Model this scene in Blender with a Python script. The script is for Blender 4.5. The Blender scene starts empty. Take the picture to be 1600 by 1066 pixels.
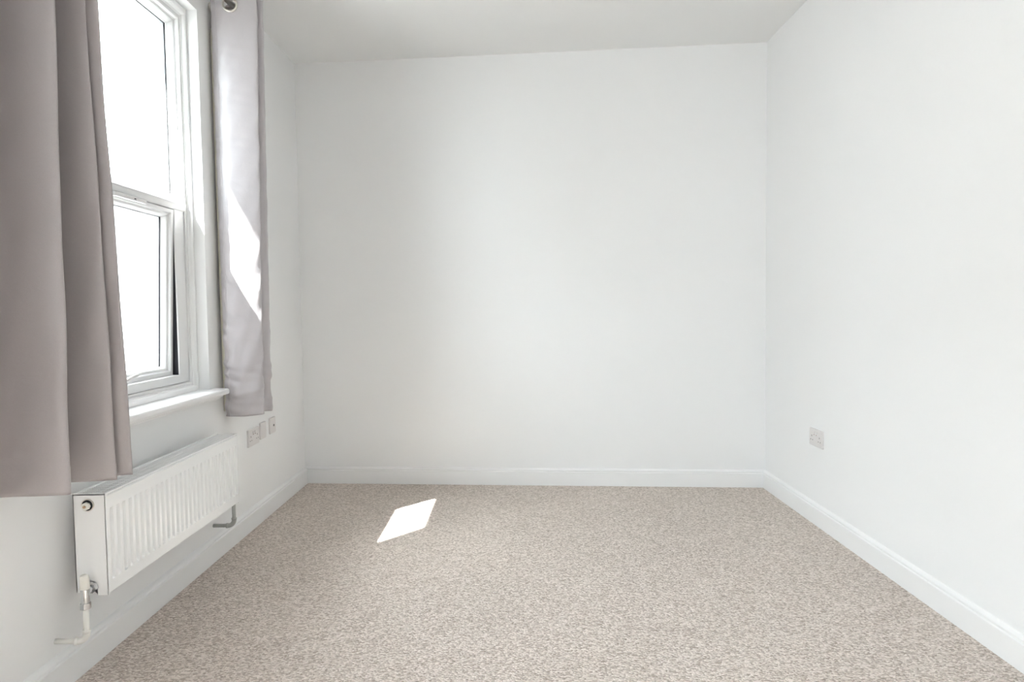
import bpy, bmesh, math, random
from mathutils import Vector, Matrix
random.seed(7)
S = bpy.context.scene
COL = S.collection

# ------------------------------------------------------------------ camera
CAM_H = 1.0811
PITCH, ROLL, YAW = 0.047588, -0.013077, -0.001376
def cam_axes():
    cy, sy = math.cos(YAW), math.sin(YAW)
    cp, sp = math.cos(PITCH), math.sin(PITCH)
    f = Vector((sy*cp, cy*cp, -sp)); r0 = Vector((cy, -sy, 0)); u0 = r0.cross(f)
    r = math.cos(ROLL)*r0 + math.sin(ROLL)*u0
    u = -math.sin(ROLL)*r0 + math.cos(ROLL)*u0
    return r, u, f
r_, u_, f_ = cam_axes()
cam = bpy.data.cameras.new('camera'); cam.sensor_width = 36.0; cam.sensor_fit = 'HORIZONTAL'
cam.lens = 1060.0/1600.0*36.0; cam.clip_start = 0.05
cam_o = bpy.data.objects.new('camera', cam); COL.objects.link(cam_o)
m = Matrix.Identity(4)
for i in range(3):
    m[i][0], m[i][1], m[i][2] = r_[i], u_[i], -f_[i]
m[2][3] = CAM_H
cam_o.matrix_world = m
S.camera = cam_o

# ------------------------------------------------------------------ light and exposure
SKY, SUN, EXPOSURE = 14.0, 74.0, 0.31
S.view_settings.view_transform = 'Standard'; S.view_settings.look = 'None'
S.view_settings.gamma = 1.0; S.view_settings.use_curve_mapping = False
S.view_settings.exposure = EXPOSURE
w = bpy.data.worlds.new('sky'); S.world = w; w.use_nodes = True
bgn = w.node_tree.nodes['Background']
bgn.inputs['Color'].default_value = (0.885, 0.95, 1.0, 1); bgn.inputs['Strength'].default_value = SKY
sl = bpy.data.lights.new('sun', 'SUN'); sl.energy = SUN; sl.angle = math.radians(0.53); sl.color = (1.0, 0.985, 0.965)
so = bpy.data.objects.new('sun', sl); COL.objects.link(so)
SUN_DIR = Vector((1.0, 1.14, -2.088)).normalized()
so.rotation_euler = SUN_DIR.to_track_quat('-Z', 'Y').to_euler(); so.location = (-4, -3, 7)
def portal(name, loc, direction, sx, sy):
    l = bpy.data.lights.new(name, 'AREA'); l.shape = 'RECTANGLE'; l.size = sx; l.size_y = sy
    l.cycles.is_portal = True
    o = bpy.data.objects.new(name, l); COL.objects.link(o); o.location = loc
    o.rotation_euler = Vector(direction).to_track_quat('-Z', 'Z').to_euler()
S.cycles.max_bounces = 16; S.cycles.diffuse_bounces = 12; S.cycles.transparent_max_bounces = 16
S.cycles.sample_clamp_indirect = 12.0
S.cycles.use_denoising = True

# ------------------------------------------------------------------ room numbers (metres)
W, XR, ZC = -1.3207, 1.4899, 2.60
YL, YR, YF = 4.2424, 3.9984, -1.5          # back wall at left / right corner, wall behind the camera
MB = (YR-YL)/(XR-W); KB = math.sqrt(1+MB*MB)
def yback(x, d=0.0): return YL + MB*(x-W) - d*KB
OY0, OY1, OZ0, OZ1 = 2.06, 2.935, 0.722, 2.363     # window opening in left wall
NY0, NY1 = -1.10, 0.50                               # second window added for fill daylight, beside the camera and out of view
WX = -1.57                                          # outer face of the left wall

# ------------------------------------------------------------------ materials
def mat(name, col, rough=0.5, spec=0.5, metal=0.0, bump=None, coat=0.0, sheen=0.0, var=None):
    M = bpy.data.materials.new(name); M.use_nodes = True; nt = M.node_tree
    p = nt.nodes['Principled BSDF']
    p.inputs['Base Color'].default_value = (*col, 1); p.inputs['Roughness'].default_value = rough
    p.inputs['Specular IOR Level'].default_value = spec; p.inputs['Metallic'].default_value = metal
    p.inputs['Coat Weight'].default_value = coat; p.inputs['Sheen Weight'].default_value = sheen
    tc = nt.nodes.new('ShaderNodeTexCoord')
    if var:
        sc, amt = var
        n = nt.nodes.new('ShaderNodeTexNoise'); n.inputs['Scale'].default_value = sc; n.inputs['Detail'].default_value = 4
        nt.links.new(tc.outputs['Object'], n.inputs['Vector'])
        mx = nt.nodes.new('ShaderNodeMix'); mx.data_type = 'RGBA'
        mx.inputs['A'].default_value = (*[c*(1-amt) for c in col], 1); mx.inputs['B'].default_value = (*[min(1, c*(1+amt)) for c in col], 1)
        nt.links.new(n.outputs['Fac'], mx.inputs['Factor']); nt.links.new(mx.outputs['Result'], p.inputs['Base Color'])
    if bump:
        sc, dist, strg = bump
        n = nt.nodes.new('ShaderNodeTexNoise'); n.inputs['Scale'].default_value = sc; n.inputs['Detail'].default_value = 3
        nt.links.new(tc.outputs['Object'], n.inputs['Vector'])
        b = nt.nodes.new('ShaderNodeBump'); b.inputs['Distance'].default_value = dist; b.inputs['Strength'].default_value = strg
        nt.links.new(n.outputs['Fac'], b.inputs['Height']); nt.links.new(b.outputs['Normal'], p.inputs['Normal'])
    return M
M_wall = mat('matt_wall_paint', (0.785, 0.79, 0.795), 0.75, 0.25, bump=(55, 0.0012, 0.18), var=(3, 0.006))
M_ceil = mat('matt_ceiling_paint', (0.76, 0.765, 0.765), 0.85, 0.15, bump=(45, 0.001, 0.15))
M_gloss = mat('white_satinwood', (0.79, 0.795, 0.80), 0.32, 0.5, bump=(30, 0.0006, 0.1))
M_upvc = mat('white_upvc', (0.70, 0.705, 0.71), 0.28, 0.5, bump=(20, 0.0003, 0.1))
M_rad = mat('radiator_enamel', (0.88, 0.885, 0.89), 0.25, 0.5, bump=(40, 0.0002, 0.1))
M_plastic = mat('white_moulded_plastic', (0.66, 0.64, 0.635), 0.32, 0.5, bump=(60, 0.0002, 0.1))
M_slot = mat('dark_socket_slot', (0.03, 0.03, 0.032), 0.6, 0.3, bump=(90, 0.0002, 0.1))
M_red = mat('red_switch_mark', (0.16, 0.035, 0.03), 0.5, 0.3, bump=(90, 0.0002, 0.1))
M_chrome = mat('brushed_chrome', (0.62, 0.63, 0.64), 0.22, 0.5, 1.0, bump=(120, 0.0002, 0.2))
M_nickel = mat('satin_nickel', (0.72, 0.69, 0.64), 0.28, 0.5, 1.0, bump=(120, 0.0001, 0.2))
M_brass = mat('aged_brass_plug', (0.50, 0.36, 0.24), 0.4, 0.5, 0.8, bump=(120, 0.0002, 0.3))
M_cap = mat('cream_plastic_cap', (0.82, 0.80, 0.74), 0.4, 0.5, bump=(60, 0.0002, 0.1))
M_pipe = mat('painted_pipe', (0.78, 0.77, 0.73), 0.35, 0.5, bump=(80, 0.0004, 0.3))
M_pipe2 = mat('grey_copper_pipe', (0.42, 0.43, 0.41), 0.4, 0.5, 0.3, bump=(80, 0.0004, 0.3))
M_black = mat('black_rubber', (0.012, 0.012, 0.016), 0.6, 0.2, bump=(80, 0.0003, 0.2))
M_spacer = mat('aluminium_spacer', (0.36, 0.38, 0.41), 0.5, 0.5, 0.4, bump=(80, 0.0002, 0.2))
M_lining = mat('cream_lining', (0.66, 0.64, 0.54), 0.85, 0.1, bump=(700, 0.0004, 0.3))
M_render = mat('outside_render', (0.46, 0.45, 0.43), 0.9, 0.1, bump=(60, 0.004, 0.4))
M_slate = mat('grey_roof_slate', (0.20, 0.20, 0.21), 0.7, 0.3, bump=(8, 0.01, 0.5), var=(5, 0.2))
M_paving = mat('outside_paving', (0.17, 0.168, 0.165), 0.9, 0.1, bump=(12, 0.006, 0.5), var=(6, 0.2))

def mat_carpet():
    M = bpy.data.materials.new('loop_pile_carpet'); M.use_nodes = True; nt = M.node_tree; L = nt.links
    p = nt.nodes['Principled BSDF']; p.inputs['Roughness'].default_value = 0.95
    p.inputs['Specular IOR Level'].default_value = 0.08; p.inputs['Sheen Weight'].default_value = 0.12
    p.inputs['Sheen Roughness'].default_value = 0.6
    tc = nt.nodes.new('ShaderNodeTexCoord')
    mp = nt.nodes.new('ShaderNodeMapping'); mp.inputs['Scale'].default_value = (0.62, 1.0, 1.0)
    L.new(tc.outputs['Object'], mp.inputs['Vector'])
    vo = nt.nodes.new('ShaderNodeTexVoronoi'); vo.inputs['Scale'].default_value = 215; vo.inputs['Randomness'].default_value = 0.9
    L.new(mp.outputs['Vector'], vo.inputs['Vector'])
    n1 = nt.nodes.new('ShaderNodeTexNoise'); n1.inputs['Scale'].default_value = 95; n1.inputs['Detail'].default_value = 4; n1.inputs['Roughness'].default_value = 0.7
    L.new(mp.outputs['Vector'], n1.inputs['Vector'])
    n2 = nt.nodes.new('ShaderNodeTexNoise'); n2.inputs['Scale'].default_value = 2.2; n2.inputs['Detail'].default_value = 3
    L.new(tc.outputs['Object'], n2.inputs['Vector'])
    sep = nt.nodes.new('ShaderNodeSeparateColor'); L.new(vo.outputs['Color'], sep.inputs['Color'])
    cr = nt.nodes.new('ShaderNodeValToRGB'); e = cr.color_ramp.elements   # each loop has its own yarn shade
    e[0].position = 0.0; e[0].color = (0.155, 0.119, 0.09, 1)
    e[1].position = 1.0; e[1].color = (0.98, 0.925, 0.875, 1)
    for pos, c in ((0.25, (0.44, 0.375, 0.322, 1)), (0.6, (0.69, 0.612, 0.552, 1)), (0.85, (0.84, 0.765, 0.71, 1))):
        k = e.new(pos); k.color = c
    ad = nt.nodes.new('ShaderNodeMix'); ad.data_type = 'FLOAT'; ad.inputs['Factor'].default_value = 0.36
    L.new(sep.outputs['Red'], ad.inputs['A']); L.new(n1.outputs['Fac'], ad.inputs['B'])
    L.new(ad.outputs['Result'], cr.inputs['Fac'])
    hs = nt.nodes.new('ShaderNodeHueSaturation'); L.new(cr.outputs['Color'], hs.inputs['Color'])
    mr = nt.nodes.new('ShaderNodeMapRange'); mr.inputs['To Min'].default_value = 0.95; mr.inputs['To Max'].default_value = 1.05
    L.new(n2.outputs['Fac'], mr.inputs['Value']); L.new(mr.outputs['Result'], hs.inputs['Value'])
    L.new(hs.outputs['Color'], p.inputs['Base Color'])
    sm = nt.nodes.new('ShaderNodeMath'); sm.operation = 'MULTIPLY_ADD'; sm.inputs[1].default_value = -1.0
    L.new(vo.outputs['Distance'], sm.inputs[0]); L.new(n1.outputs['Fac'], sm.inputs[2])
    b = nt.nodes.new('ShaderNodeBump'); b.inputs['Distance'].default_value = 0.006; b.inputs['Strength'].default_value = 0.9
    L.new(sm.outputs[0], b.inputs['Height']); L.new(b.outputs['Normal'], p.inputs['Normal'])
    return M
M_carpet = mat_carpet()

def mat_fabric(name, dark, light, spec):
    M = bpy.data.materials.new(name); M.use_nodes = True; nt = M.node_tree; L = nt.links
    p = nt.nodes['Principled BSDF']
    p.inputs['Roughness'].default_value = 0.36; p.inputs['Specular IOR Level'].default_value = spec
    p.inputs['Sheen Weight'].default_value = 0.08; p.inputs['Sheen Roughness'].default_value = 0.3
    tc = nt.nodes.new('ShaderNodeTexCoord')
    wv = nt.nodes.new('ShaderNodeTexNoise'); wv.inputs['Scale'].default_value = 900; wv.inputs['Detail'].default_value = 2
    L.new(tc.outputs['Object'], wv.inputs['Vector'])
    mx = nt.nodes.new('ShaderNodeMix'); mx.data_type = 'RGBA'
    mx.inputs['A'].default_value = (*dark, 1); mx.inputs['B'].default_value = (*light, 1)
    L.new(wv.outputs['Fac'], mx.inputs['Factor']); L.new(mx.outputs['Result'], p.inputs['Base Color'])
    cz = nt.nodes.new('ShaderNodeTexNoise'); cz.inputs['Scale'].default_value = 14; cz.inputs['Detail'].default_value = 3; cz.inputs['Distortion'].default_value = 1.5
    L.new(tc.outputs['Object'], cz.inputs['Vector'])
    b1 = nt.nodes.new('ShaderNodeBump'); b1.inputs['Distance'].default_value = 0.004; b1.inputs['Strength'].default_value = 0.25
    L.new(cz.outputs['Fac'], b1.inputs['Height'])
    b2 = nt.nodes.new('ShaderNodeBump'); b2.inputs['Distance'].default_value = 0.0004; b2.inputs['Strength'].default_value = 0.4
    L.new(wv.outputs['Fac'], b2.inputs['Height']); L.new(b1.outputs['Normal'], b2.inputs['Normal']); L.new(b2.outputs['Normal'], p.inputs['Normal'])
    return M
M_fabric = mat_fabric('taupe_curtain_fabric', (0.285, 0.262, 0.264), (0.365, 0.335, 0.338), 0.7)
M_fabric_lit = mat_fabric('taupe_curtain_fabric_lit', (0.39, 0.37, 0.385), (0.48, 0.455, 0.475), 0.95)  # same cloth, window light on the right curtain put into a paler, glossier colour

def mat_clear():
    M = bpy.data.materials.new('clear_glass'); M.use_nodes = True; nt = M.node_tree; L = nt.links
    nt.nodes.remove(nt.nodes['Principled BSDF']); out = nt.nodes['Material Output']
    t = nt.nodes.new('ShaderNodeBsdfTransparent'); t.inputs['Color'].default_value = (0.975, 0.985, 0.98, 1)
    g = nt.nodes.new('ShaderNodeBsdfGlossy'); g.inputs['Roughness'].default_value = 0.02
    lw = nt.nodes.new('ShaderNodeLayerWeight'); lw.inputs['Blend'].default_value = 0.5
    pw = nt.nodes.new('ShaderNodeMath'); pw.operation = 'POWER'; pw.inputs[1].default_value = 5.0
    L.new(lw.outputs['Facing'], pw.inputs[0])
    fr = nt.nodes.new('ShaderNodeMath'); fr.operation = 'MULTIPLY_ADD'; fr.inputs[1].default_value = 0.9; fr.inputs[2].default_value = 0.02
    L.new(pw.outputs[0], fr.inputs[0])
    mx = nt.nodes.new('ShaderNodeMixShader'); L.new(fr.outputs[0], mx.inputs[0]); L.new(t.outputs[0], mx.inputs[1]); L.new(g.outputs[0], mx.inputs[2])
    L.new(mx.outputs[0], out.inputs['Surface']); return M
def mat_frosted():
    """patterned obscure glass: scatters daylight, most of it onwards"""
    M = bpy.data.materials.new('obscure_glass'); M.use_nodes = True; nt = M.node_tree; L = nt.links
    nt.nodes.remove(nt.nodes['Principled BSDF']); out = nt.nodes['Material Output']
    t = nt.nodes.new('ShaderNodeBsdfTranslucent'); t.inputs['Color'].default_value = (0.90, 0.92, 0.93, 1)
    r = nt.nodes.new('ShaderNodeBsdfRefraction'); r.inputs['Color'].default_value = (0.96, 0.97, 0.97, 1)
    r.inputs['Roughness'].default_value = 0.50; r.inputs['IOR'].default_value = 1.20
    n = nt.nodes.new('ShaderNodeTexNoise'); n.inputs['Scale'].default_value = 250
    b = nt.nodes.new('ShaderNodeBump'); b.inputs['Distance'].default_value = 0.001; b.inputs['Strength'].default_value = 0.2
    L.new(n.outputs['Fac'], b.inputs['Height']); L.new(b.outputs[0], t.inputs['Normal'])
    mx = nt.nodes.new('ShaderNodeMixShader'); mx.inputs[0].default_value = 0.86
    L.new(t.outputs[0], mx.inputs[1]); L.new(r.outputs[0], mx.inputs[2]); L.new(mx.outputs[0], out.inputs['Surface']); return M
M_clear, M_frost = mat_clear(), mat_frosted()

# ------------------------------------------------------------------ helpers
def obj(name, bm, m, parent=None, smooth=False, bevel=0.0, label=None):
    me = bpy.data.meshes.new(name)
    bmesh.ops.recalc_face_normals(bm, faces=bm.faces)
    bm.to_mesh(me); bm.free()
    me.materials.append(m)
    if smooth:
        for p in me.polygons: p.use_smooth = True
    o = bpy.data.objects.new(name, me); COL.objects.link(o)
    if parent: o.parent = parent
    if bevel > 0:
        b = o.modifiers.new('bevel', 'BEVEL'); b.width = bevel; b.segments = 2; b.limit_method = 'ANGLE'; b.angle_limit = 0.6
    if label: o['label'] = label
    return o
def tag(o, label, cat, group=None, kind=None):
    o['label'] = label; o['category'] = cat
    if group: o['group'] = group
    if kind: o['kind'] = kind
    return o
def empty(name, loc):
    o = bpy.data.objects.new(name, None); COL.objects.link(o); o.location = loc; o.empty_display_size = 0.05
    return o
def part(name, bm, m, root, **k):
    """child of a root Empty; geometry is given in world coordinates"""
    loc = root.matrix_local.translation if root.type == 'EMPTY' else Vector()
    r = root
    off = Vector()
    while r is not None:
        off += Vector(r.location); r = r.parent
    bmesh.ops.translate(bm, verts=bm.verts, vec=-off)
    return obj(name, bm, m, root, **k)
def add_box(bm, lo, hi):
    vs = [bm.verts.new((x, y, z)) for x in (lo[0], hi[0]) for y in (lo[1], hi[1]) for z in (lo[2], hi[2])]
    for f in ((0,1,3,2),(4,6,7,5),(0,4,5,1),(2,3,7,6),(0,2,6,4),(1,5,7,3)):
        bm.faces.new([vs[i] for i in f])
    return vs
def box(lo, hi):
    bm = bmesh.new(); add_box(bm, lo, hi); return bm
def add_prism(bm, ring_a, ring_b):
    A = [bm.verts.new(p) for p in ring_a]; B = [bm.verts.new(p) for p in ring_b]; n = len(A)
    for i in range(n): bm.faces.new((A[i], A[(i+1) % n], B[(i+1) % n], B[i]))
    bm.faces.new(A); bm.faces.new(list(reversed(B)))
def add_tube(bm, pts, rad, seg=16, cap=True):
    pts = [Vector(p) for p in pts]; rads = rad if isinstance(rad, (list, tuple)) else [rad]*len(pts)
    rings = []; ref = None
    for i, p in enumerate(pts):
        t = (pts[min(i+1, len(pts)-1)] - pts[max(i-1, 0)]).normalized()
        if ref is None:
            ref = t.orthogonal().normalized()
        u = (ref - t*ref.dot(t)).normalized(); ref = u; v = t.cross(u)
        rings.append([bm.verts.new(p + rads[i]*(math.cos(2*math.pi*k/seg)*u + math.sin(2*math.pi*k/seg)*v)) for k in range(seg)])
    for a, b in zip(rings, rings[1:]):
        for k in range(seg): bm.faces.new((a[k], a[(k+1) % seg], b[(k+1) % seg], b[k]))
    if cap: bm.faces.new(rings[0]); bm.faces.new(list(reversed(rings[-1])))
def tube(pts, rad, seg=16):
    bm = bmesh.new(); add_tube(bm, pts, rad, seg); return bm
def rect_frame(profile, y0, y1, z0, z1, sc=(1, 1, 1, 1)):
    """mitred frame: profile is a closed list of (inset, x); sc scales the inset on left, right, bottom, top"""
    bm = bmesh.new(); rings = []
    for ins, x in profile:
        l, r, b, t = (ins*s for s in sc)
        rings.append([bm.verts.new(p) for p in ((x, y0+l, z0+b), (x, y1-r, z0+b), (x, y1-r, z1-t), (x, y0+l, z1-t))])
    n = len(rings)
    for i in range(n):
        a, b = rings[i], rings[(i+1) % n]
        for k in range(4): bm.faces.new((a[k], a[(k+1) % 4], b[(k+1) % 4], b[k]))
    return bm
def arc(c, r, a0, a1, n, ax1, ax2):
    c = Vector(c); ax1 = Vector(ax1); ax2 = Vector(ax2)
    return [c + r*(math.cos(a0+(a1-a0)*i/n)*ax1 + math.sin(a0+(a1-a0)*i/n)*ax2) for i in range(n+1)]

# ------------------------------------------------------------------ the room shell
bm = bmesh.new()
add_prism(bm, [(W-.25, YF-.1, -.08), (XR+.1, YF-.1, -.08), (XR+.1, yback(XR+.1)+.12, -.08), (W-.25, yback(W-.25)+.12, -.08)],
              [(W-.25, YF-.1, 0), (XR+.1, YF-.1, 0), (XR+.1, yback(XR+.1)+.12, 0), (W-.25, yback(W-.25)+.12, 0)])
tag(obj('floor', bm, M_carpet), 'beige flecked loop-pile carpet covering the whole floor', 'floor', kind='structure')
bm = bmesh.new()
add_prism(bm, [(W-.25, YF-.1, ZC), (XR+.1, YF-.1, ZC), (XR+.1, yback(XR+.1)+.12, ZC), (W-.25, yback(W-.25)+.12, ZC)],
              [(W-.25, YF-.1, ZC+.1), (XR+.1, YF-.1, ZC+.1), (XR+.1, yback(XR+.1)+.12, ZC+.1), (W-.25, yback(W-.25)+.12, ZC+.1)])
tag(obj('ceiling', bm, M_ceil), 'plain matt white ceiling', 'ceiling', kind='structure')
bm = bmesh.new()      # left wall, one ring of quads round the window opening
ys = [YF, NY0, NY1, OY0, OY1, None]; zs = [0.0, OZ0, OZ1, ZC]
def wy(i, x): return ys[i] if i < 5 else yback(x)
gv = {}
for xi, x in enumerate((WX, W)):
    for i in range(6):
        for j in range(4): gv[xi, i, j] = bm.verts.new((x, wy(i, x), zs[j]))
for xi in (0, 1):
    for i in range(5):
        for j in range(3):
            if (i, j) not in ((1, 1), (3, 1)): bm.faces.new((gv[xi, i, j], gv[xi, i+1, j], gv[xi, i+1, j+1], gv[xi, i, j+1]))
for a, b in [((k+p, 1+q), (k+r, 1+t)) for k in (1, 3) for p, q, r, t in ((0,0,1,0), (1,0,1,1), (1,1,0,1), (0,1,0,0))]:
    bm.faces.new((gv[0, *a], gv[0, *b], gv[1, *b], gv[1, *a]))
for i in range(5):
    for j in (0, 3): bm.faces.new((gv[0, i, j], gv[0, i+1, j], gv[1, i+1, j], gv[1, i, j]))
for j in range(3):
    for i in (0, 5): bm.faces.new((gv[0, i, j], gv[0, i, j+1], gv[1, i, j+1], gv[1, i, j]))
tag(obj('wall_left', bm, M_wall), 'white painted wall on the left, with the window in it', 'wall', kind='structure')
bm = bmesh.new()
xa, xb = W-.25, XR+.1
add_prism(bm, [(xa, yback(xa), 0), (xb, yback(xb), 0), (xb, yback(xb)+.12, 0), (xa, yback(xa)+.12, 0)],
              [(xa, yback(xa), ZC), (xb, yback(xb), ZC), (xb, yback(xb)+.12, ZC), (xa, yback(xa)+.12, ZC)])
tag(obj('wall_back', bm, M_wall), 'plain white painted wall at the far end of the room', 'wall', kind='structure')
bm = bmesh.new()
add_prism(bm, [(XR, YF, 0), (XR+.1, YF, 0), (XR+.1, yback(XR+.1), 0), (XR, yback(XR), 0)],
              [(XR, YF, ZC), (XR+.1, YF, ZC), (XR+.1, yback(XR+.1), ZC), (XR, yback(XR), ZC)])
tag(obj('wall_right', bm, M_wall), 'plain white painted wall on the right with one double socket', 'wall', kind='structure')
tag(obj('wall_front', box((W-.25, YF-.1, 0), (XR+.1, YF, ZC)), M_wall), 'plain white wall behind the camera', 'wall', kind='structure')

# skirting boards
BP = [(0, 0), (.018, 0), (.018, .0815), (.0165, .0835), (.0125, .0850), (.0122, .0880), (.0145, .0905), (.0140, .0940), (.0105, .0985), (.0055, .1020), (0, .104)]
bm = bmesh.new()
add_prism(bm, [(W+d, YF, z) for d, z in BP], [(W+d, yback(W+d, d), z) for d, z in BP])
tag(obj('baseboard_left', bm, M_gloss), 'white moulded skirting board along the left wall', 'skirting board', kind='structure')
bm = bmesh.new()
add_prism(bm, [(XR-d, YF, z) for d, z in BP], [(XR-d, yback(XR-d, d), z) for d, z in BP])
tag(obj('baseboard_right', bm, M_gloss), 'white moulded skirting board along the right wall', 'skirting board', kind='structure')
bm = bmesh.new()
add_prism(bm, [(W+d, yback(W+d, d), z) for d, z in BP], [(XR-d, yback(XR-d, d), z) for d, z in BP])
tag(obj('baseboard_back', bm, M_gloss), 'white moulded skirting board along the far wall', 'skirting board', kind='structure')

# outside: ground and the roof overhang
tag(obj('ground', box((-24, -14, -.5), (12, 18, -.35)), M_paving), 'pale paving outside the house', 'ground', kind='structure')
HX0, HX1, HY0, HY1, HZ = -22.0, -14.5, -11.0, 15.0, 7.4
bm = bmesh.new(); add_box(bm, (HX0, HY0, -.35), (HX1, HY1, HZ))
rid = (HX0+HX1)/2
hs_ = tag(obj('neighbouring_house', bm, M_render), 'pale rendered house across the street, lost in the glare', 'house', kind='structure')
bm = bmesh.new(); pr_ = [(HX0-.3, HZ), (HX1+.3, HZ), (HX1+.3, HZ+.12), (rid, HZ+1.6), (HX0-.3, HZ+.12)]
add_prism(bm, [(x, HY0-.2, z) for x, z in pr_], [(x, HY1+.2, z) for x, z in pr_])
obj('roof', bm, M_slate, hs_)
EX = -1.98
tag(obj('trim_1', box((EX, -2.0, 3.165), (WX+.02, 5.0, 3.245)), M_render), 'pale overhang of the roof outside above the window', 'eave', kind='structure')
tag(obj('trim_2', box((WX, -1.6, ZC+.1), (WX+.2, 4.5, 3.165)), M_render), 'pale outside wall above the ceiling under the overhang', 'wall', kind='structure')

# ------------------------------------------------------------------ window_1
win = empty('window_1', (-1.40, 2.54, OZ0))
tag(win, 'white double-glazed window with a fixed clear pane over an opening frosted sash', 'window', kind='structure')
FY0, FY1, FB, FT = OY0, OY1-.002, .722, OZ1-.001
FS = (1, 1, 1.95, 1.5)
part('frame_lining', rect_frame([(0, -1.366), (.013, -1.366), (.016, -1.369), (.018, -1.377), (.022, -1.381), (.022, -1.47), (0, -1.47)], FY0, FY1, FB, FT, FS), M_gloss, win)
i0 = .022
part('frame', rect_frame([(i0, -1.3845), (i0+.009, -1.3845), (i0+.011, -1.3865), (i0+.0125, -1.398), (i0+.0145, -1.400), (i0+.0145, -1.462), (i0, -1.462)], FY0, FY1, FB, FT, FS), M_upvc, win)
gi = i0+.0145
gy0, gy1, gz1 = FY0+gi, FY1-gi, FT-gi*1.5
TZ = 1.578
part('glazing_bead', rect_frame([(0, -1.402), (.003, -1.402), (.006, -1.406), (.013, -1.424), (.0155, -1.4275), (.0155, -1.4315), (0, -1.4315)], gy0, gy1, TZ-.014, gz1, (1, 1, 1, 1.25)), M_upvc, win)
g1 = .015
part('upper_pane', box((-1.4355, gy0+.004, TZ-.01), (-1.4325, gy1-.004, gz1-.004)), M_clear, win)
part('upper_pane', box((-1.4595, gy0+.004, TZ-.01), (-1.4565, gy1-.004, gz1-.004)), M_clear, win)
part('glazing_spacer', rect_frame([(.004, -1.4385), (.0165, -1.4385), (.0165, -1.4565), (.004, -1.4565)], gy0, gy1, TZ-.018, gz1, (1, 1, 1, 1.2)), M_spacer, win)
part('glazing_seal', rect_frame([(.004, -1.4356), (.0168, -1.4356), (.0168, -1.4384), (.004, -1.4384)], gy0, gy1, TZ-.018, gz1, (1, 1, 1, 1.2)), M_black, win)
# transom bar, with mitred returns at its ends
tp = [(-1.462, TZ-.006), (-1.43, TZ-.004), (-1.404, TZ-.012), (-1.392, TZ-.018), (-1.3775, 1.536), (-1.3765, 1.532), (-1.386, 1.513), (-1.389, 1.509), (-1.462, 1.509)]
bm = bmesh.new()
ends = lambda x: max(0, (x+1.386))*0.9
add_prism(bm, [(x, gy0-.008+ends(x), z) for x, z in tp], [(x, gy1+.008-ends(x), z) for x, z in tp])
part('transom', bm, M_upvc, win)
# trickle vent under the transom
bm = box((-1.385, 2.37, 1.492), (-1.3705, 2.575, 1.5075))
tv = part('trickle_vent', bm, M_upvc, win, bevel=.002)
bm = bmesh.new(); add_box(bm, (-1.3705, 2.50, 1.4955), (-1.3665, 2.555, 1.5025)); add_box(bm, (-1.3705, 2.43, 1.4955), (-1.3675, 2.485, 1.5025))
part('vent_slider', bm, M_plastic, tv, bevel=.001)
part('vent_slot', box((-1.3706, 2.487, 1.497), (-1.3690, 2.4985, 1.501)), M_slot, tv)
part('lower_frame', rect_frame([(0, -1.3912), (.074, -1.3912), (.0762, -1.394), (.0762, -1.462), (0, -1.462)], gy0, gy1, .79, 1.5155, (1, 1, .443, .087)), M_upvc, win)
# opening lower sash, hinged at its top and tilted outwards
sash = empty('sash', (0, 0, 0)); sash.parent = win
SZ0, SZ1 = .824, 1.5065
sy0, sy1 = gy0+.0785, gy1-.0785
TILT = .027/(SZ1-SZ0)
def tilt(bm):
    for v in bm.verts:
        d = SZ1 - v.co.z
        v.co.x -= d*math.sin(TILT)
    return bm
sash.location = -Vector(win.location)
part('sash_frame', tilt(rect_frame([(0, -1.393), (.016, -1.393), (.019, -1.396), (.0215, -1.403), (.028, -1.405), (.031, -1.408), (.037, -1.422), (.039, -1.426), (.039, -1.444), (0, -1.452)], sy0, sy1, SZ0, SZ1, (1, 1, 1, .85))), M_upvc, sash)
part('lower_pane', tilt(box((-1.4365, sy0+.033, SZ0+.033), (-1.4325, sy1-.033, SZ1-.030))), M_clear, sash)
lp = [c for c in sash.children if c.name.startswith('lower_pane')][0]     # patterned on its outer face only
lp.data.materials.append(M_frost)
for p in lp.data.polygons:
    if p.normal.x < -0.9: p.material_index = 1
part('pane_gasket', tilt(rect_frame([(.0375, -1.4265), (.0402, -1.4265), (.0402, -1.4324), (.0375, -1.4324)], sy0, sy1, SZ0, SZ1, (1, 1, 1, .85))), M_black, sash)
# cockspur handle on the bottom rail
bm = bmesh.new()
hx = -1.393 - math.sin(TILT)*(SZ1-.835)
add_box(bm, (hx, 2.405, .829), (hx+.006, 2.462, .846))
add_tube(bm, [(hx+.004, 2.428, .838), (hx+.020, 2.425, .836), (hx+.024, 2.437, .838), (hx+.022, 2.47, .846), (hx+.020, 2.505, .851), (hx+.019, 2.525, .8515)], [.007, .0072, .0072, .0068, .006, .0035], 12)
part('sash_handle', bm, M_plastic, sash, smooth=False, bevel=.001)
# rubber seals the gap shows
bm = bmesh.new()
add_box(bm, (-1.495, gy1-.0776, SZ0-.004), (-1.3965, gy1-.0760, SZ1)); add_box(bm, (-1.495, gy0+.0760, SZ0-.004), (-1.3965, gy0+.0776, SZ1))
add_box(bm, (-1.470, gy0+.076, SZ0-.005), (-1.412, gy1-.076, SZ0-.0032))
part('sash_seal', bm, M_black, win)
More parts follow.
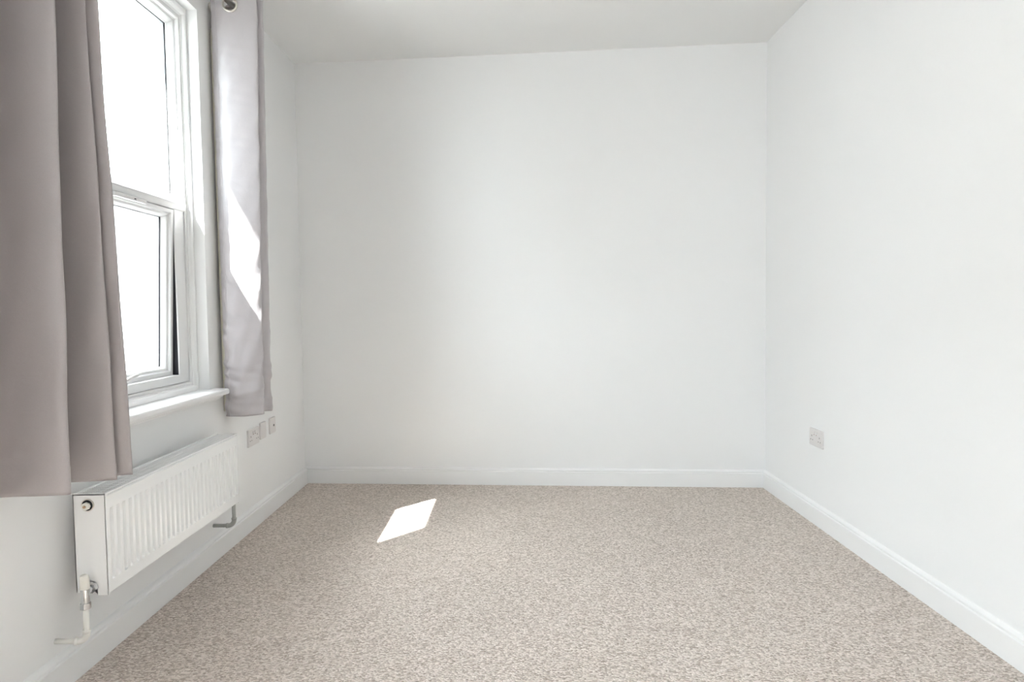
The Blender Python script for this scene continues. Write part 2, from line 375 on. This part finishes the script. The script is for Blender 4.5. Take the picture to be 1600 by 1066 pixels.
# bottom cover strip, sill board and the moulding under it
bm = bmesh.new()
cp = [(-1.384, .749), (-1.359, .749), (-1.358, .768), (-1.361, .773), (-1.384, .775)]
add_prism(bm, [(x, OY0+.002, z) for x, z in cp], [(x, 2.897, z) for x, z in cp])
part('cover_strip', bm, M_gloss, win)
sp = [(-1.3845, .7495), (-1.266, .7455), (-1.2605, .743), (-1.2575, .737), (-1.2575, .728), (-1.2605, .7225), (-1.266, .7205), (-1.3205, .7205), (-1.3205, .722), (-1.3845, .722)]
sb = bmesh.new()
inner = [p for p in sp]
add_prism(sb, [(x, OY0+.001, z) for x, z in sp], [(x, OY1-.001, z) for x, z in sp])
nose = [(x, z) for x, z in sp if x > -1.321] + [(-1.3205, .7474)]
add_prism(sb, [(x, OY1-.001, z) for x, z in nose], [(x, 2.988, z) for x, z in nose])
add_prism(sb, [(x, 1.995, z) for x, z in nose], [(x, OY0+.001, z) for x, z in nose])
part('sill', sb, M_gloss, win)
um = [(-1.3205, .7205), (-1.276, .7205), (-1.278, .713), (-1.286, .709), (-1.290, .703), (-1.3205, .701)]
bm = bmesh.new(); add_prism(bm, [(x, 2.03, z) for x, z in um], [(x, 2.965, z) for x, z in um])
part('sill_moulding', bm, M_gloss, win)

# fill_window, added unseen beside the camera to fill the room with daylight
fill_win = empty('fill_window', (-1.40, (NY0+NY1)/2, OZ0))
tag(fill_win, 'added unseen wide white window giving fill daylight, beside the camera, nearer than the curtained one', 'window', kind='structure')
part('frame', rect_frame([(0, -1.366), (.05, -1.385), (.055, -1.43), (.055, -1.47), (0, -1.47)], NY0+.001, NY1-.001, OZ0+.001, OZ1-.001), M_upvc, fill_win)
part('transom', box((-1.462, NY0+.05, 1.51), (-1.38, NY1-.05, 1.575)), M_upvc, fill_win)
for z0, z1 in ((OZ0+.05, 1.515), (1.57, OZ1-.05)): part('pane', box((-1.4355, NY0+.05, z0), (-1.4325, NY1-.05, z1)), M_clear, fill_win)
part('sill', box((-1.36, NY0+.002, OZ0+.001), (-1.26, NY1-.002, OZ0+.026)), M_gloss, fill_win)

portal('window_portal', (WX-.03, (OY0+OY1)/2, 1.55), (1, 0, 0), .85, 1.75)
portal('window_portal', (WX-.03, (NY0+NY1)/2, 1.55), (1, 0, 0), NY1-NY0+.1, 1.75)

# ------------------------------------------------------------------ curtain pole
POLE_X, POLE_Z = -1.2155, 2.4315
pole = empty('curtain_pole', (POLE_X, 2.1, POLE_Z))
tag(pole, 'slim metal curtain pole above the window, threaded through the curtain eyelets', 'curtain pole')
part('pole', tube([(POLE_X, .98, POLE_Z), (POLE_X, 3.092, POLE_Z)], .014, 20), M_nickel, pole, smooth=True)
for y, s in ((.98, -1), (3.092, 1)):
    part('finial', tube([(POLE_X, y, POLE_Z), (POLE_X, y+s*.004, POLE_Z), (POLE_X, y+s*.022, POLE_Z)], [.017, .019, .017], 20), M_nickel, pole)
for y in (1.005, 3.072):
    bm = tube([(W, y, POLE_Z), (W+.005, y, POLE_Z)], .022, 20)
    add_tube(bm, [(W+.005, y, POLE_Z), (POLE_X-.0145, y, POLE_Z)], .006, 12)
    part('bracket', bm, M_nickel, pole)

# ------------------------------------------------------------------ curtains
def catmull(P, n):
    P = [Vector(p) for p in P]; Q = [2*P[0]-P[1]] + P + [2*P[-1]-P[-2]]; out = []
    seg = len(P)-1
    for k in range(n+1):
        t = k/n*seg; i = min(int(t), seg-1); f = t-i
        a, b, c, d = Q[i], Q[i+1], Q[i+2], Q[i+3]
        out.append(.5*((2*b) + (c-a)*f + (2*a-5*b+4*c-d)*f*f + (3*b-a-3*c+d)*f**3))
    return out
def resample(path, n):
    L = [0]
    for a, b in zip(path, path[1:]): L.append(L[-1]+(b-a).length)
    out = []; j = 0
    for k in range(n+1):
        s = L[-1]*k/n
        while j < len(L)-2 and L[j+1] < s: j += 1
        f = (s-L[j])/max(1e-9, L[j+1]-L[j]); out.append(path[j].lerp(path[j+1], f))
    return out
def curtain_sheet(bot, top, z0, z1, n, nz, off=0.0, wrinkle=None, holes=(), zfun=None, ext=0.0):
    A, B = catmull(bot, n), catmull(top, n)
    bm = bmesh.new(); grid = []
    for j in range(nz+1):
        t = j/nz; row = []
        path = [a.lerp(b, t) for a, b in zip(A, B)]
        for i, p in enumerate(path):
            tg = (path[min(i+1, n)] - path[max(i-1, 0)]).normalized(); nr = Vector((tg.y, -tg.x))
            z = z0+(z1-z0)*t
            q = p + nr*off
            if ext and i == 0: q = q - tg*ext
            if wrinkle: q = q + nr*wrinkle(i/n, z)
            if zfun: z += zfun(i/n)*(1-t)
            row.append(bm.verts.new((q.x, q.y, z)))
        grid.append(row)
    for j in range(nz):
        for i in range(n):
            vs = (grid[j][i], grid[j][i+1], grid[j+1][i+1], grid[j+1][i])
            c = sum((v.co for v in vs), Vector())/4
            if any((c-h).length < .0275 or any((v.co-h).length < .0258 for v in vs) for h in holes): continue
            bm.faces.new(vs)
    for v in [v for v in bm.verts if not v.link_faces]: bm.verts.remove(v)
    return bm
def thick(o, t, offset=0):
    s = o.modifiers.new('thickness', 'SOLIDIFY'); s.thickness = t; s.offset = offset
    return o
def eyelet(c, nrm, root):
    nrm = Vector(nrm).normalized(); u = Vector((0, 0, 1)); v = nrm.cross(u)
    bm = bmesh.new(); prof = [(.0245, -.0035), (.0245, .0035), (.0265, .0048), (.0305, .0042), (.0332, .002), (.0332, -.002), (.0305, -.0042), (.0265, -.0048)]
    N = 36; R = []
    for k in range(N):
        a = 2*math.pi*k/N; d = math.cos(a)*u + math.sin(a)*v
        R.append([bm.verts.new(Vector(c) + d*r + nrm*h) for r, h in prof])
    for k in range(N):
        for q in range(8): bm.faces.new((R[k][q], R[k][(q+1) % 8], R[(k+1) % N][(q+1) % 8], R[(k+1) % N][q]))
    return part('eyelet', bm, M_nickel, root, smooth=True)
def crossing(path):
    """points where a fold path crosses the pole"""
    out = []
    for a, b in zip(path, path[1:]):
        if (a.x-POLE_X)*(b.x-POLE_X) < 0:
            f = (POLE_X-a.x)/(b.x-a.x); p = a.lerp(b, f); out.append((p, (b-a).normalized()))
    return out
ZTOP = 2.475; ZEYE = 2.4215
def lerp_path(bot, top, z, z0):
    t = (z-z0)/(ZTOP-z0); A, B = catmull(bot, 400), catmull(top, 400)
    return [a.lerp(b, t) for a, b in zip(A, B)]

# right-hand curtain (far side of the window)
rz = .617
rb = [(-1.288, 3.022), (-1.262, 3.018), (-1.225, 3.024), (-1.187, 3.042), (-1.152, 3.070), (-1.146, 3.085), (-1.170, 3.100), (-1.186, 3.112), (-1.160, 3.132),
      (-1.134, 3.150), (-1.150, 3.166), (-1.215, 3.172), (-1.275, 3.184), (-1.292, 3.200), (-1.27, 3.214)]
rt = [(-1.300, 3.030), (-1.268, 3.020), (-1.225, 3.020), (-1.175, 3.032), (-1.122, 3.056), (-1.114, 3.070), (-1.140, 3.082), (-1.160, 3.092), (-1.132, 3.102),
      (-1.106, 3.108), (-1.114, 3.120), (-1.19, 3.128), (-1.262, 3.140), (-1.288, 3.155), (-1.26, 3.168)]
rc = empty('curtain', (-1.215, 3.06, rz))
tag(rc, 'taupe satin curtain, coloured lighter for window light, gathered at the far side of the window, half lit by the sun', 'curtain', 'curtains at the window')
def wr(s, z):
    k = math.exp(-((z-.75)/.22)**2)                       # creases near the hem
    e = math.exp(-(s/.10)**2)
    a = .0018*math.sin(95*z+14*s+2*math.sin(31*z))*(.3+k)*(.35+1.6*e)
    a += .0016*math.sin(38*z-30*s)*math.sin(21*s+4*z)*(.5+k)
    if z < .685: a += .0016                                # turned-up hem
    if s < .055: a += .0016                                # side hem
    a += .0022*math.exp(-((z-.70-.12*s)/.010)**2) + .0016*math.exp(-((z-.735+.2*s)/.008)**2)*e*3 - .0016*math.exp(-((z-1.27+.5*s)/.012)**2)*e*2
    a += .0012*math.sin(170*z+40*s)*e*k
    return a*1.7
holes = []
for p, t in crossing(lerp_path(rb, rt, ZEYE, rz)): holes.append((Vector((p.x, p.y, ZEYE)), t))
o = part('fabric', curtain_sheet(rb, rt, rz, ZTOP, 190, 230, 0, wr, [h for h, _ in holes], lambda s: -.004*math.sin(9*s)), M_fabric_lit, rc, smooth=True)
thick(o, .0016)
o = part('lining', curtain_sheet(rb[:6], rt[:6], rz+.02, 2.33, 70, 60, -.011, None, (), None, .019), M_lining, rc, smooth=True, label='cream lining edge')
thick(o, .001)
for h, t in holes: eyelet(h, (t.y, -t.x, 0), rc)

# left-hand curtain (near side of the window)
lz = .632
lb = [(-1.20, 1.02), (-1.27, 1.05), (-1.235, 1.11), (-1.19, 1.17), (-1.23, 1.24), (-1.28, 1.30), (-1.24, 1.36), (-1.185, 1.43), (-1.225, 1.50), (-1.272, 1.56), (-1.262, 1.612),
      (-1.215, 1.622), (-1.15, 1.618), (-1.092, 1.627), (-1.100, 1.652), (-1.175, 1.690), (-1.250, 1.722), (-1.272, 1.755), (-1.225, 1.783), (-1.150, 1.802), (-1.088, 1.824),
      (-1.096, 1.840), (-1.135, 1.846), (-1.112, 1.855), (-1.069, 1.868), (-1.075, 1.884), (-1.12, 1.892)]
KN = [(0, .04), (1.56, 1.600), (1.627, 1.672), (1.722, 1.722), (1.755, 1.733), (1.824, 1.753), (1.868, 1.763), (1.90, 1.780)]
def top_y(y):
    for (a, b), (c, d) in zip(KN, KN[1:]):
        if y <= c: return b+(d-b)*(y-a)/(c-a)
    return y-.12
lt = [(x-.002 if y > 1.52 else max(-1.295, min(-1.135, POLE_X+(x-POLE_X)*2.4)), top_y(y)) for x, y in lb]
lc = empty('curtain', (-1.2, 1.5, lz))
tag(lc, 'taupe curtain gathered at the near side of the window, hanging above the radiator valve', 'curtain', 'curtains at the window')
def wl(s, z):
    a = .0022*math.sin(9*z+26*s)*math.sin(17*s-3.1*z)
    k = math.exp(-((z-1.1)/.35)**2)
    a += .0024*math.sin(14*z-60*s)*k*math.sin(40*s)**2
    if z < .70: a += .0008
    return a
lholes = [(Vector((p.x, p.y, ZEYE)), t) for p, t in crossing(lerp_path(lb, lt, ZEYE, lz))]
o = part('fabric', curtain_sheet(lb, lt, lz, ZTOP, 330, 200, 0, wl, [h for h, _ in lholes], lambda s: .002*math.sin(30*s) + .010*max(0, min(1, (.62-s)/.1))), M_fabric, lc, smooth=True)
thick(o, .0016)
for h, t in lholes: eyelet(h, (t.y, -t.x, 0), lc)

# ------------------------------------------------------------------ radiator
rad = empty('radiator', (-1.235, 2.415, .26))
tag(rad, 'long low white ribbed panel radiator on the wall below the window', 'radiator')
RX0, RX1, RY0, RY1, RZ0, RZ1 = -1.281, -1.1865, 1.940, 2.889, .262, .562
# ribbed front panel: a pressed sheet with recessed flutes
NF = 29; fy0, fy1 = RY0+.016, RY1-.004; pitch = (fy1-fy0)/NF
zb, zt, depth = .302, .514, .0150
bm = bmesh.new()
ycol = [(RY0+.002, 0), (fy0+.002, 0)]
for k in range(NF):
    a = fy0+k*pitch
    for f, d in ((.08, 0), (.14, .6), (.20, 1), (.50, 1), (.58, .6), (.66, 0)): ycol.append((a+f*pitch, d))
ycol += [(RY1-.0005, 0)]
zrow = [(RZ0+.003, 0, -.004), (RZ0+.006, 0, 0), (zb, 0, 0), (zb+.006, .6, 0), (zb+.014, 1, 0), (zt-.012, 1, 0), (zt-.004, .6, 0), (zt, 0, 0), (RZ1-.011, 0, 0), (RZ1-.008, 0, -.004)]
G = [[bm.verts.new((RX1 - depth*d*e + o2, y, z)) for (y, d) in ycol] for (z, e, o2) in zrow]
for j in range(len(zrow)-1):
    for i in range(len(ycol)-1): bm.faces.new((G[j][i], G[j][i+1], G[j+1][i+1], G[j+1][i]))
o = part('front_panel', bm, M_rad, rad); sm = o.modifiers.new('thickness', 'SOLIDIFY'); sm.thickness = .0012; sm.offset = -1
# back panel and fins
part('back_panel', box((RX0, RY0+.01, RZ0+.005), (RX0+.012, RY1-.01, RZ1-.012)), M_rad, rad)
bm = bmesh.new()
for k in range(70):
    y = RY0+.02+k*(RY1-RY0-.04)/69; add_box(bm, (RX0+.013, y-.0006, RZ0+.03), (RX1-.013, y+.0006, RZ1-.03))
o = part('convector_fins', bm, M_rad, rad); o['kind'] = 'stuff'
# end panels, near one with the cut-out for the valve tail and a hole for the plug
def end_panel(y, s):
    bm = bmesh.new()
    o_ = [(RX1-.0015, RZ0), (RX1-.0015, RZ1-.002), (RX0, RZ1-.002), (RX0, RZ0+.008), (-1.2605, RZ0+.008), (-1.2605, .284), (-1.254, .300), (-1.240, .308), (-1.226, .300), (-1.2195, .284), (-1.2195, RZ0)]
    add_prism(bm, [(x, y, z) for x, z in o_], [(x, y+s*.0018, z) for x, z in o_])
    bmesh.ops.triangulate(bm, faces=[f for f in bm.faces if len(f.verts) > 4])
    add_box(bm, (RX1-.0035, y, RZ0), (RX1-.0012, y+s*.012, RZ1-.002))
    add_box(bm, (RX0, y, RZ0+.008), (RX0+.002, y+s*.012, RZ1-.002))
    return bm
part('end_panel', end_panel(RY0, 1), M_rad, rad)
part('end_panel', end_panel(RY1, -1), M_rad, rad)
# slotted top grille
bm = bmesh.new()
gz0, gz1_ = RZ1-.006, RZ1
add_box(bm, (RX1-.0075, RY0, gz0), (RX1-.0005, RY1, gz1_)); add_box(bm, (RX0, RY0, gz0), (RX0+.005, RY1, gz1_))
add_box(bm, (RX0+.005, RY0, gz0), (RX1-.0075, RY0+.004, gz1_)); add_box(bm, (RX0+.005, RY1-.004, gz0), (RX1-.0075, RY1, gz1_))
part('grille_rim', bm, M_rad, rad, bevel=.0012)
bm = bmesh.new()
nb = 88; x0, x1 = RX0+.005, RX1-.0075
for k in range(nb):
    y = RY0+.008+k*(RY1-RY0-.016)/(nb-1); add_box(bm, (x0, y-.0019, gz0-.004), (x1, y+.0019, gz1_-.004))
for x in (x0+.001, x0+.026, x0+.052, x1-.006): add_box(bm, (x, RY0+.004, gz0-.0045), (x+.005, RY1-.004, gz1_-.0045))
part('top_grille', bm, M_rad, rad)['kind'] = 'stuff'
# air-vent plug in the near end
PX, PZ = -1.2375, .5285
pl = part('vent_plug', tube([(PX, RY0+.002, PZ), (PX, RY0-.003, PZ), (PX, RY0-.0035, PZ)], [.0185, .0185, .0165], 28), M_nickel, rad)
pr = bmesh.new(); add_tube(pr, [(PX, RY0-.0036, PZ), (PX, RY0-.0045, PZ)], .0155, 24)
part('plug_recess', pr, M_slot, pl)
bm = tube([(PX-.001, RY0-.0040, PZ-.0015), (PX-.001, RY0-.013, PZ-.0015), (PX-.001, RY0-.0145, PZ-.0015)], [.0115, .0112, .009], 8)
part('plug_nut', bm, M_cap, pl)
part('vent_pin', tube([(PX-.001, RY0-.0144, PZ-.0015), (PX-.001, RY0-.0175, PZ-.0015)], .0042, 10), M_brass, pl)
# lockshield valve, near end
VX, VY, VZ = -1.2300, 1.898, .285
bm = tube([(VX, VY, VZ-.028), (VX, VY, VZ+.014)], .0115, 20)
add_tube(bm, [(VX, VY, VZ), (VX, VY+.024, VZ+.004)], .0095, 18)
va = part('valve', bm, M_chrome, rad, label='chrome lockshield valve', bevel=.001)
part('union_nut', tube([(VX, VY+.0245, VZ+.0035), (VX, VY+.038, VZ+.005)], .0155, 6), M_chrome, va)
part('valve_tail', tube([(VX, VY+.038, VZ+.005), (VX, RY0+.03, VZ+.008)], .0085, 16), M_chrome, va)
part('compression_nut', tube([(VX, VY, VZ-.044), (VX, VY, VZ-.027)], .0142, 6), M_chrome, va)
part('valve_cap', tube([(VX, VY, VZ+.014), (VX, VY, VZ+.045), (VX, VY, VZ+.052), (VX, VY, VZ+.055)], [.0130, .0122, .0105, .006], 24), M_cap, va, label='cream plastic valve cap')
def pipe_run(px, py, ztop, zc, m, tail):
    r = .0078
    pts = [(px, py, ztop), (px, py, zc+.026)]
    pts += [tuple(p) for p in arc((px-.026, py, zc+.026), .026, 0, -math.pi/2, 8, (1, 0, 0), (0, 0, 1))]
    pts += [(tail, py, zc)]
    pp = part('supply_pipe', tube(pts, r, 16), m, rad, smooth=True)
    bm = bmesh.new()
    ap = arc((px-.026, py, zc+.026), .026, .12, -math.pi/2-.12, 8, (1, 0, 0), (0, 0, 1))
    add_tube(bm, ap, .0098, 16)
    add_tube(bm, [(px, py, zc+.024), (px, py, zc+.030), (px, py, zc+.034)], [.0098, .0112, .0112], 16)
    add_tube(bm, [(px-.024, py, zc), (px-.030, py, zc), (px-.034, py, zc)], [.0098, .0112, .0112], 16)
    part('elbow', bm, m, pp, smooth=True)
pipe_run(VX, VY, VZ-.043, .1465, M_pipe, W-.004)
# far end: the valve sits behind the panel edge, its pipe shows below it
FVX, FVY, FVZ = -1.2290, 2.925, .285
bm = tube([(FVX, FVY, FVZ-.026), (FVX, FVY, FVZ+.04)], .011, 18); add_tube(bm, [(FVX, FVY, FVZ), (FVX, RY1-.03, FVZ+.004)], .0085, 16)
part('valve', bm, M_chrome, rad)
pipe_run(FVX, FVY, FVZ-.02, .1495, M_pipe2, W-.004)

# ------------------------------------------------------------------ wall plates
def plate_bm(wd, ht, th=.0095):
    """square wall plate in local coordinates: face towards +x, width along y"""
    bm = bmesh.new(); a, h = wd/2, ht/2; c = .0035
    lay = [(0, 0.0), (.006, 0.0), (th-.001, .0012), (th, .0032)]
    rings = []
    for x, i in lay:
        y1, z1 = a-i, h-i
        rings.append([bm.verts.new(p) for p in ((x, -y1+c, -z1), (x, y1-c, -z1), (x, y1, -z1+c), (x, y1, z1-c), (x, y1-c, z1), (x, -y1+c, z1), (x, -y1, z1-c), (x, -y1, -z1+c))])
    for r0, r1 in zip(rings, rings[1:]):
        for k in range(8): bm.faces.new((r0[k], r0[(k+1) % 8], r1[(k+1) % 8], r1[k]))
    bm.faces.new(list(reversed(rings[0]))); bm.faces.new(rings[-1])
    return bm
def local(name, bm, m, root, **k): return obj(name, bm, m, root, **k)
T = .0095
def double_socket(loc, rz, label, wd=.142):
    r = empty('double_socket', loc); r.rotation_euler.z = rz
    tag(r, label, 'socket', 'double sockets on the walls')
    local('plate', plate_bm(wd, .086), M_plastic, r)
    for s in (-1, 1):
        b = box((T-.001, s*.0125-.0055, .012), (T+.0035, s*.0125+.0055, .030))
        for v in b.verts:
            if v.co.x > T and v.co.z < .02: v.co.x -= .0024
        rk = local('rocker_switch', b, M_plastic, r, bevel=.0006)
        local('switch_mark', box((T+.0008, s*.0125-.0028, .0135), (T+.0026, s*.0125+.0028, .0165)), M_red, rk)
        cy = s*.0415
        for (dy, z, wy_, hz) in ((0, .006, .0032, .0062), (-.0105, -.0135, .0048, .0030), (.0105, -.0135, .0048, .0030)):
            local('pin_slot', box((T-.002, cy+dy-wy_/1.6, z-hz/1.6), (T+.0004, cy+dy+wy_/1.6, z+hz/1.6)), M_slot, r)
    for s in (-1, 1):
        bm = bmesh.new(); add_tube(bm, [(T-.001, s*.0615, 0), (T+.0004, s*.0615, 0)], .0028, 12)
        local('screw_cover', bm, M_plastic, r)
    return r
double_socket((W, 3.394, .4535), 0, 'white double wall socket low on the left wall, nearest the radiator')
double_socket((XR, 3.3085, .4265), math.pi, 'white double wall socket low on the bright right wall')
r = tag(empty('blanking_plate', (W, 3.527, .4620)), 'white plain square wall plate between the double socket and the aerial outlet', 'wall plate')
local('plate', plate_bm(.078, .086), M_plastic, r)
for s in (-1, 1):
    bm = bmesh.new(); add_tube(bm, [(T-.001, s*.029, 0), (T+.0005, s*.029, 0)], .0030, 12); local('screw', bm, M_nickel if s > 0 else M_plastic, r)
r = tag(empty('aerial_outlet', (W, 3.667, .4645)), 'white square aerial outlet with a dark centre hole, furthest from the radiator', 'wall plate')
local('plate', plate_bm(.083, .086), M_plastic, r)
bm = bmesh.new(); add_tube(bm, [(T-.001, .004, 0), (T+.0022, .004, 0)], .0085, 20)
soc = local('coaxial_socket', bm, M_plastic, r)
bm = bmesh.new(); add_tube(bm, [(T+.0020, .004, 0), (T+.0028, .004, 0)], .0062, 16); local('socket_hole', bm, M_slot, soc)
for s in (-1, 1):
    bm = bmesh.new(); add_tube(bm, [(T-.001, s*.030, 0), (T+.0005, s*.030, 0)], .0028, 12); local('screw', bm, M_plastic, r)
